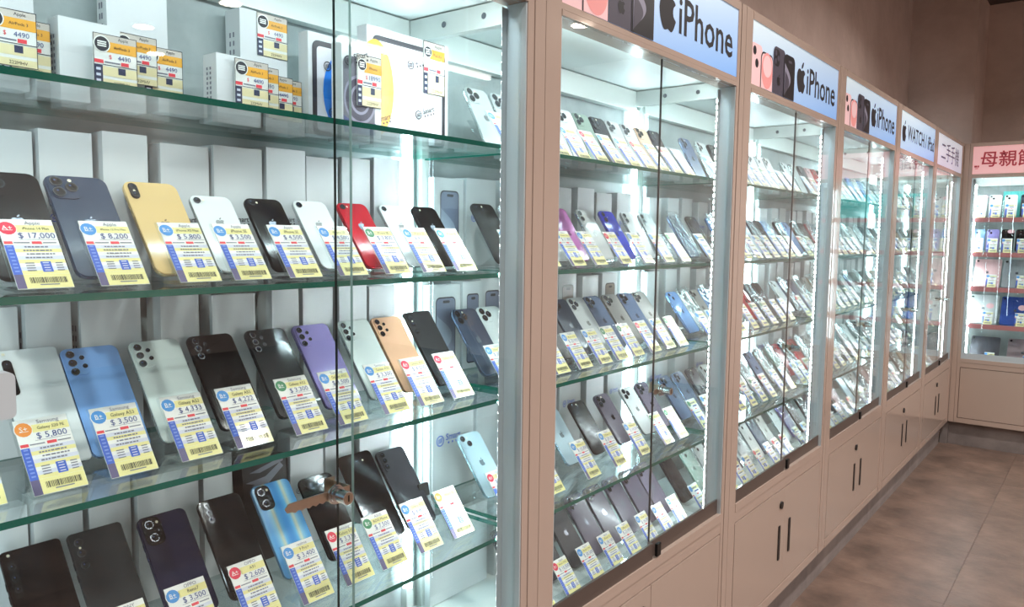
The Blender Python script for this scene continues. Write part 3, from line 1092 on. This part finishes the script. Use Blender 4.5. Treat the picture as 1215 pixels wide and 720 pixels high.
# small black wearable on its clear stand
b = MB()
b.slab(rrect(-.019, .019, .012, .05, .009), .004, .015, BLACK, SCREEN)
wb = b.build('smart_watch', None, loc=place(0, .82, .19, SHZ[4]), rot=(-R(12), 0, PI / 2))
tag(wb, 'small black wearable device on the fourth shelf of the nearest case', 'watch')
b = MB(); b.slab(rrect(-.013, .013, .048, .075, .004), .006, .012, BLACK); b.slab(rrect(-.013, .013, .0005, .014, .004), .006, .012, BLACK); b.build('strap', wb)
e = link('phone_easel', easel_me, None, place(0, .80, .212, SHZ[4]), (0, 0, PI / 2))
tag(e, 'clear acrylic easel standing empty behind the small black wearable', 'phone stand')

# boxes at the back of the nearest case
A2B = [(.10, .186), (.192, .258), (.27, .332), (.355, .431), (.437, .522), (.528, .604), (.612, .68), (.686, .752), (.758, .824)]
for k, (a, e_) in enumerate(A2B):
    put_box(0, 2, (a + e_) / 2, e_ - a, .192 + .004 * (k % 3) + .001 * k, .034 + .004 * (k % 3), 'white phone box standing at the back, %s' % where(0, 2, k), y=.322, mark=(.42, SMARTB, INK) if k in (0, 1, 3, 4, 5, 6) else None)
A3B = [(.105, .16), (.167, .222), (.236, .318), (.345, .405), (.43, .506), (.535, .588), (.6, .665), (.675, .74), (.75, .815)]
for k, (a, e_) in enumerate(A3B):
    put_box(0, 3, (a + e_) / 2, e_ - a, .195 + .003 * (k % 4), .036 + .005 * (k % 2), 'white phone box standing at the back, %s' % where(0, 3, k), y=.322, spine=k in (0, 1, 2), mark=(.45, INKG, INK) if k in (3, 5) else None)
A4B = [(.105, .163), (.168, .229), (.24, .298), (.305, .40), (.412, .462), (.57, .64), (.65, .715), (.725, .8)]
for k, (a, e_) in enumerate(A4B):
    put_box(0, 4, (a + e_) / 2, e_ - a, .19 + .006 * (k % 3), .03 + .006 * (k % 2), 'white phone box standing at the back, %s' % where(0, 4, k), y=.322, mark=(.5, INKG, INK) if k in (3, 5) else None)
rb = put_box(0, 4, .522, .085, .17, .03, 'black phone box with a grey slanted eye emblem on the fourth shelf', y=.305, m=BLACK, group=None)
rb.rotation_euler = (-R(6), 0, PI / 2)
rb.location.z += .0036
b = MB()
for s_, z_ in ((1, .145), (.72, .138)):
    b.flat([(-.038 * s_, z_ - .01), (.0, z_ - .022 * s_), (.036 * s_, z_ + .004), (.03 * s_, z_ + .012), (0, z_ - .006 * s_)], -.0008 - .0002 * s_, INKG)
b.flat([(-.03, .150), (.038, .166), (.036, .158), (-.01, .147)], -.0008, INKG)
b.build('emblem', rb)

# top shelf of the nearest case: boxes with orange cards
OC = {}


def orange_card(x, y, z, k, w=.057, h=.067, price='4490', name='AirPods 3', parent_label='white box'):
    key = (w, h, price, name)
    if key not in OC:
        b = MB()
        b.box(-w / 2, w / 2, 0, .0012, 0, h, PAPER)
        cm = b.mesh('price_card')
        b = MB()
        yy = -.0003

        def q(u0, u1, v0, v1, m, dy=0.0):
            b.rect(-w / 2 + u0 * w, -w / 2 + u1 * w, h * (1 - v1), h * (1 - v0), yy - dy, m)
        q(.0, 1, .0, .14, mat('card_taupe', (196, 188, 178), .5))
        q(.3, 1, .14, .34, ORANGE)
        q(.0, .2, .60, 1, NAVYC)
        q(.2, 1, .62, .8, CREAM)
        q(.2, 1, .86, 1, CREAM)
        q(.55, .72, .62, .75, NAVYC, .0002)
        q(.02, .22, .5, .57, REDC)
        q(.62, .8, .5, .57, REDC)
        q(.25, .6, .52, .55, INKG)
        for u in ((0, 1, 0, .012), (0, 1, .988, 1), (0, .014, 0, 1), (.986, 1, 0, 1), (.2, 1, .585, .597)):
            q(*u, INK, .0002)
        for i in range(3):
            q(.05, .15, .66 + .11 * i, .71 + .11 * i, LAV, .0003)
        b.flat(circle(-w * .31, h * .80, w * .19, 18), yy - .0004, PAPER)
        b.flat(circle(-w * .31, h * .80, w * .165, 18), yy - .0006, INK)
        for dz in (.03, -.01, -.05):
            b.rect(-w * .41, -w * .21, h * (.80 + dz), h * (.825 + dz), yy - .0008, PAPER)
        write(b, 'Apple', w * .18, h * .93, yy - .0003, h * .085, INK)
        write(b, name, w * .15, h * .76, yy - .0003, h * .08, INK)
        write(b, '$', -w * .12, h * .57, yy - .0003, h * .11, REDC)
        write(b, price, w * .2, h * .57, yy - .0003, h * .13, INKB)
        write(b, '222MHV', w * .12, h * .07, yy - .0003, h * .085, INK)
        OC[key] = (cm, b.mesh('print'))
    o = link('price_card', OC[key][0], None, place(0, x, y, z), (0, 0, PI / 2))
    link('print', OC[key][1], o)
    tag(o, k, 'price card', 'orange price cards on the top shelf')
    return o


G1 = 'white accessory boxes on the top shelf'
put_box(0, 1, .254, .078, .115, .032, 'low white accessory box with an orange card, second along the nearest top shelf', y=.30, spine=True, group=G1)
put_box(0, 1, .325, .085, .205, .028, 'tall white accessory box behind the low one on the top shelf', y=.31, spine=True, group=G1)
put_box(0, 1, .12, .15, .16, .04, 'large white accessory box at the edge of the photo on the top shelf', y=.33, group=G1)
put_box(0, 1, .527, .086, .19, .04, 'tall white accessory box in the middle of the top shelf', y=.32, spine=True, group=G1)
put_box(0, 1, .445, .07, .10, .036, 'low white accessory box before the tall middle one on the top shelf', y=.262, spine=True, group=G1)
ZT = SHZ[1] + .001
CARDS = [(.1525, .246, 1.534, 'orange card at the edge of the photo on the top shelf of the nearest case'),
         (.1805, .278, 1.533, 'orange card half hidden behind the first card on the top shelf'),
         (.1975, .30, 1.529, 'orange card furthest behind the first card on the top shelf'),
         (.277, .2485, 1.528, 'orange card on the low white box, second along the top shelf'),
         (.3195, .2765, 1.542, 'orange card half hidden beside the low box, third along the top shelf'),
         (.359, .279, 1.532, 'orange card furthest beside the low box on the top shelf'),
         (.341, .3025, 1.628, 'orange card on the tall box behind the low one on the top shelf'),
         (.542, .279, 1.619, 'orange card high on the tall middle box on the top shelf'),
         (.4645, .2205, 1.526, 'orange card on the low middle box on the top shelf'),
         (.4965, .24, 1.526, 'narrow strip of orange card beside the low middle box on the top shelf'),
         (.5265, .245, 1.517, 'orange card low before the tall middle box on the top shelf'),
         (.5565, .262, 1.518, 'orange card peeping out behind the low one by the tall middle box')]
for x, y, z, lb_ in CARDS:
    orange_card(x, y, z, lb_)


def tablet_box(x, w, h, y, label, kind):
    o = put_box(0, 1, x, w, h, .025, label, y=y, group='boxed tablets on the top shelf', name='tablet_box')
    b = MB()
    if kind == 'phone':
        b.flat(rrect(-w * .47, w * .33, h * .02, h * .86, .012), -.0004, mat('print_steel', (112, 112, 122), .3))
        for r_, m_ in ((.034, DK3), (.030, DK1), (.021, DK3), (.017, DK1)):
            b.flat(circle(-w * .05, h * .40, r_, 24, r_ * 1.15), -.0005 - .0004 * (.036 - r_) * 60, m_)
        b.flat([(-w * .47, h * .02), (w * .33, h * .02), (w * .33, h * .16), (-w * .1, h * .10), (-w * .47, h * .2)], -.0024, mat('print_blue_dark', (72, 82, 132), .3))
    else:
        b.flat(rrect(-w * .44, w * .46, h * .02, h * .93, .012), -.0004, mat('print_charcoal', (62, 60, 66), .3))
        b.flat(rrect(-w * .44 + .009, w * .46 - .009, h * .02 + .009, h * .93 - .009, .007), -.0008, mat('print_pale', (222, 222, 228), .3))
        if kind == 'blue':
            b.flat(circle(.014, h * .46, .052, 28, h * .42), -.0012, mat('print_vivid_blue', (44, 128, 226), .3))
        else:
            b.flat(circle(-.082, h * .47, .042, 28, h * .42), -.0012, mat('print_amber', (238, 176, 54), .3))
    b.build('picture', o)
    b = MB()
    marks = {'blue': [(-.02, .26), (-.03, .7)], 'phone': [(-.03, .8)], 'amber': [(.0, .74), (.02, .30), (-.09, .16)]}[kind]
    for mx_, mz in marks:
        smart_mark(b, mx_, h * mz, -.0030, .016, INKBL, INKBL, R(18))
    b.build('lettering', o)


tablet_box(.657, .135, .172, .275, 'white tablet box with a blue oval picture on the top shelf', 'blue')
tablet_box(.635, .083, .145, .195, 'white phone box with a grey swirl picture on the top shelf', 'phone')
tablet_box(.782, .202, .196, .235, 'wide white tablet box with an amber oval picture on the top shelf', 'amber')
orange_card(.649, .1675, ZT + .048, 'orange card hanging on the grey swirl phone box on the top shelf', .052, .082, '18990', 'iPhone')
orange_card(.843, .2075, ZT + .10, 'orange card hanging on the wide amber oval tablet box', .056, .095, '21900', 'iPad Air')

# ---- the second to sixth cases
rnd = random.Random(11)
B1 = ['silver', 'silver', 'gold', 'white', 'white', 'sage green', 'graphite', 'silver', 'silver', 'bronze']
B1x = [.085, .165, .245, .325, .40, .475, .55, .625, .70, .775]
PH = {
    (1, 1): [(x, 'pro', c) for x, c in zip(B1x, B1)] + [(.85, 'pro', 'graphite')],
    (1, 2): [(.122, 'pro', 'black'), (.212, 'pro', 'silver'), (.31, 'duo', 'white'), (.40, 'vert', 'pink'), (.514, 'vert', 'white'), (.624, 'vert', 'cobalt blue'), (.735, 'vert', 'white'), (.832, 'vert', 'white')],
    (1, 3): [(.083, 'promax', 'navy'), (.161, 'promax', 'silver'), (.255, 'promax', 'silver'), (.345, 'promax', 'graphite'), (.43, 'promax', 'navy'), (.507, 'promax', 'silver'), (.585, 'promax', 'slate blue'), (.675, 'promax', 'titanium grey'), (.757, 'promax', 'slate blue'), (.832, 'promax', 'titanium grey')],
    (1, 4): [(.092, 'duo', 'pale blue'), (.242, 'duo', 'pale blue'), (.39, 'duo', 'pale blue'), (.511, 'pro', 'black'), (.632, 'pro', 'grey purple'), (.765, 'pro', 'white'), (.85, 'pro', 'grey purple')],
    (1, 5): [(.20, 'promax', 'graphite'), (.30, 'promax', 'graphite'), (.40, 'promax', 'graphite'), (.492, 'promax', 'grey purple'), (.58, 'promax', 'grey purple'), (.675, 'promax', 'grey purple'), (.765, 'promax', 'grey purple'), (.85, 'promax', 'grey purple')],
    (2, 1): [(.14, 'pro', 'slate blue'), (.25, 'pro', 'silver'), (.34, 'pro', 'graphite'), (.425, 'pro', 'graphite'), (.50, 'pro', 'slate blue'), (.58, 'pro', 'white'), (.66, 'pro', 'white'), (.74, 'duo', 'white'), (.82, 'pro', 'silver')],
    (2, 2): [(.10, 'pro', 'slate blue'), (.222, 'pro', 'dark grey'), (.37, 'duo', 'sky blue'), (.46, 'pro', 'silver'), (.54, 'pro', 'white'), (.622, 'duo', 'pale blue'), (.705, 'pro', 'navy'), (.78, 'pro', 'black'), (.855, 'duo', 'sky blue')],
    (2, 3): [(.12, 'duo', 'sky blue'), (.195, 'duo', 'white'), (.27, 'pro', 'titanium grey'), (.345, 'duo', 'sky blue'), (.45, 'duo', 'pearl'), (.54, 'pro', 'silver'), (.63, 'duo', 'red'), (.73, 'duo', 'navy'), (.81, 'duo', 'black')],
    (2, 4): [(.085, 'pro', 'slate blue'), (.175, 'pro', 'slate blue'), (.275, 'pro', 'graphite'), (.37, 'duo', 'white'), (.465, 'duo', 'dark grey'), (.56, 'duo', 'silver'), (.65, 'duo', 'white'), (.76, 'duo', 'slate blue'), (.85, 'duo', 'titanium grey')],
    (2, 5): [(.08, 'duo', 'dark grey'), (.21, 'duo', 'mint'), (.30, 'duo', 'white'), (.39, 'duo', 'dark grey'), (.48, 'duo', 'grey purple'), (.58, 'duo', 'silver'), (.68, 'duo', 'white'), (.76, 'pro', 'slate blue'), (.84, 'duo', 'titanium grey')],
    (3, 1): [(.1, 'duo', 'white'), (.2, 'duo', 'white'), (.3, 'pro', 'graphite'), (.39, 'duo', 'pale pink'), (.47, 'duo', 'red'), (.56, 'pro', 'graphite'), (.65, 'duo', 'white'), (.75, 'duo', 'silver'), (.85, 'duo', 'white')],
    (3, 2): [(.08, 'duo', 'black'), (.17, 'duo', 'sky blue'), (.28, 'duo', 'black'), (.37, 'duo', 'graphite'), (.46, 'duo', 'red'), (.55, 'duo', 'pale blue'), (.64, 'duo', 'silver'), (.73, 'duo', 'white'), (.83, 'duo', 'pale pink')],
    (3, 3): [(.09, 'duo', 'white'), (.18, 'duo', 'navy'), (.28, 'duo', 'slate blue'), (.37, 'duo', 'silver'), (.46, 'duo', 'titanium grey'), (.55, 'duo', 'bronze'), (.64, 'duo', 'white'), (.74, 'duo', 'silver'), (.84, 'duo', 'white')],
    (3, 4): [(.065, 'duo', 'sage green'), (.135, 'duo', 'red'), (.22, 'duo', 'navy'), (.33, 'duo', 'red'), (.42, 'duo', 'white'), (.51, 'duo', 'silver'), (.61, 'duo', 'white'), (.72, 'duo', 'pale blue'), (.83, 'duo', 'silver')],
    (3, 5): [(.07, 'duo', 'white'), (.17, 'duo', 'lavender'), (.27, 'pro', 'black'), (.40, 'pro', 'dark grey'), (.50, 'pro', 'slate blue'), (.62, 'duo', 'silver'), (.72, 'duo', 'dark grey'), (.82, 'duo', 'pale pink')],
}
PAL = {4: ['white', 'silver', 'pale blue', 'white', 'graphite', 'slate blue', 'pale pink', 'sky blue'], 5: ['white', 'silver', 'titanium grey', 'graphite', 'bronze', 'pale blue']}
for idx in (4, 5):
    for row in (1, 2, 3, 4, 5):
        n = 8 if idx == 4 else 5
        PH[(idx, row)] = [(.10 + (i + rnd.uniform(-.1, .1)) * .72 / (n - 1), 'duo', rnd.choice(PAL[idx])) for i in range(n)]
for (idx, row), items in PH.items():
    for k, (x, kind, colour) in enumerate(items):
        put_phone(idx, row, k, x, kind, colour, y=.175 if row < 5 else .16, detail=idx == 1, sleeve=idx >= 2 and row > 1 and (k + row) % 2 == 0 and not (idx == 2 and row == 4 and k < 4) or (idx == 1 and row == 2 and k > 6))
        if idx == 1 and row == 4 and k == 5:
            pass
        put_card(idx, row, k, x - .045, rnd.choice(['blue', 'blue', 'red', 'green', 'blue']), None if idx > 1 else ('Apple', rnd.choice(['iPhone 15 Pro', 'iPhone 14', 'iPhone 13', 'iPhone 16']), '$ %d,%d00' % (rnd.randint(9, 31), rnd.randint(1, 9))), y=.092 if row < 5 else .075, far=idx > 1)
# boxes behind
BX = {1: {2: [(.03, .12, 'g'), (.125, .225, None), (.26, .34, None), (.36, .44, 'p'), (.46, .54, None), (.56, .64, None), (.66, .74, None), (.76, .84, None)],
          3: [(.005, .112, 'g'), (.116, .178, 'g'), (.182, .262, 'g'), (.30, .38, None), (.39, .47, 'b'), (.48, .56, 'b'), (.60, .68, None), (.69, .77, 'b')],
          4: [(-.02, .158, None), (.165, .26, None), (.29, .37, None), (.40, .48, None), (.50, .60, None), (.62, .71, None), (.74, .82, None)],
          5: [(.02, .21, None), (.23, .33, None), (.35, .5, None)],
          1: [(.44, .56, None), (.62, .70, None)]}}
for idx in (1, 2, 3, 4, 5):
    lay = BX.get(idx) or {r_: [(.05 + .11 * i, .125 + .11 * i, None) for i in range(7)] for r_ in (2, 3)}
    if idx not in BX:
        lay[1] = [(.12, .3, None), (.34, .46, None)]
        lay[4] = [(.06, .2, None), (.24, .34, None), (.4, .5, None), (.56, .66, None)]
    for row, items in lay.items():
        for k, (a, e_, pic) in enumerate(items):
            a = max(a, .016)
            hh = {1: .15, 2: .185, 3: .188, 4: .20, 5: .19}[row] + .004 * (k % 3)
            if row == 1:
                hh = .12 + .02 * k
            put_box(idx, row, (a + e_) / 2, e_ - a, hh, (.03 + .006 * (k % 2)) if a > .04 else .016, '%s phone box standing at the back, %s' % ('pictured' if pic else 'white', where(idx, row, k)), y=.332 if a > .04 else .3165,
                    mark=(.55, SMARTB, SMARTB) if (not pic and row in (2, 4) and k % 2 == (1 if row == 2 else 0) and idx < 4) else None,
                    picture=(BOXC[pic], BOXC[{'g': 'h', 'p': 'q', 'b': 'c'}[pic]]) if pic else None, group='boxes behind the phones of the %s' % CASE[idx])

# ------------------------------------------------------------------ the case across the end
EC = make_case(6, (0, YEND, 0), 0)
ES = {1: 1.485, 2: 1.264, 3: 1.042, 4: .802, 5: .5355}
part('corner_filler', [(-.046, -.001, .012, .05, .1577, 1.94, BEIGE), (-.046, -.001, .03, .06, 0, .1577, CONC)], EC)
for k in (1, 2, 3, 4):
    b = MB()
    b.box(.012, W - .012, .06, .33, ES[k] - .008, ES[k], GLASS, ('z', EDGE))
    sh = b.build('shelf', EC)
    part('shelf_band', [(.055, W - .055, .052, .0595, ES[k] - .027, ES[k] + .002, PINKBAND)], sh)
b = MB()
b.face([(.0625, .06, 0), (.0625, .06, 1.1), (.0745, .068, 1.1), (.0745, .068, 0)], LEDM)
b.build('led_strip', EC, loc=(0, 0, .6))
TEAL = mat('teal_board', (96, 206, 200), .5)
b = MB()
b.box(.2, .84, .26, .265, 1.486, 1.66, TEAL)
o = b.build('display_board', None, loc=(0, YEND, 0))
tag(o, 'teal display board standing behind the white phones of the corner case', 'board')
STK = mat('sticker_pink', (240, 190, 196), .5)


def upright(k, row, x, colour, sticker, cam):
    z = ES[row]
    ph = link('phone', phone_mesh('duo', colour), None, (x, YEND + .16, z + .008), (-R(14), 0, 0))
    tag(ph, '%s phone with two lenses, %s' % (colour, where(6, row, k)), 'phone', 'phones in the corner case')
    add_camera(ph, 'duo', colour, False)
    if sticker:
        b = MB()
        b.flat(circle(.018, .132, .02, 16, .013), -.0022, STK)
        b.build('sticker', ph)
    card, prt = card_meshes('blue', True)
    c = link('price_card', card, None, (x + .004, YEND + .13, z + .001), (-R(14), 0, 0))
    link('print', prt, c)
    tag(c, 'price card before the %s phone on the %s of the corner case' % (ORD[k], ROW[row]), 'price card', 'price cards in the corner case')


for k, (x, col, st) in enumerate([(.088, 'white', 1), (.167, 'white', 1), (.252, 'white', 0), (.34, 'graphite', 0), (.42, 'white', 0)]):
    upright(k, 1, x, col, st, 0)
for k, (x, col, st) in enumerate([(.086, 'sky blue', 0), (.165, 'lavender', 0), (.245, 'black', 1), (.325, 'black', 0), (.405, 'dark grey', 0)]):
    upright(k, 2, x, col, st, 0)


def tablet(k, row, x, w, h, rgb, label, sticker, tilt=32):
    b = MB()
    m = mat('tablet_%d_%d' % (row, k), rgb, .3, metal=.35)
    b.slab(rrect(-w / 2, w / 2, 0, h, .01), 0, .006, m)
    t = b.build('tablet', None, loc=(x, YEND + .13, ES[row] + .003), rot=(-R(tilt), 0, 0))
    tag(t, label, 'tablet', 'tablets in the corner case')
    b = MB()
    b.slab(circle(-w / 2 + .016, h - .016, .007, 12), -.0012, .0005, LENS)
    b.build('lens', t)
    b = MB(); fruit_logo(b, 0, h * .52, -.0003, .022, mat('tablet_logo', (90, 92, 100), .2)); b.build('logo', t)
    if sticker:
        b = MB(); b.flat(circle(w * .22, h * .62, .022, 16, .02), -.0006, STK); b.build('sticker', t)
    card, prt = card_meshes('blue', True)
    c = link('price_card', card, None, (x + w * .2, YEND + .098, ES[row] + .001), (-R(tilt), 0, 0))
    link('print', prt, c)
    tag(c, 'price card before the %s tablet on the %s of the corner case' % (ORD[k], ROW[row]), 'price card', 'price cards in the corner case')


tablet(0, 3, .147, .15, .205, (228, 186, 186), 'pink tablet on the third shelf of the corner case', 0)
tablet(1, 3, .31, .155, .205, (156, 160, 164), 'grey tablet on the third shelf of the corner case', 0)
tablet(2, 3, .475, .15, .205, (120, 124, 130), 'dark grey tablet on the third shelf of the corner case', 0)
tablet(0, 4, .137, .165, .21, (206, 212, 212), 'silver tablet with a dark logo on the fourth shelf of the corner case', 1)
tablet(1, 4, .315, .16, .205, (40, 76, 158), 'deep blue tablet with a round sticker on the fourth shelf of corner case', 1)
tablet(2, 4, .49, .16, .205, (200, 204, 208), 'pale silver tablet beside the deep blue one on the fourth shelf', 0)
tablet(0, 5, .16, .165, .2, (74, 76, 84), 'dark grey tablet on the floor of the corner case', 0)
tablet(1, 5, .37, .17, .2, (150, 132, 136), 'dull rose tablet on the floor of the corner case', 0)
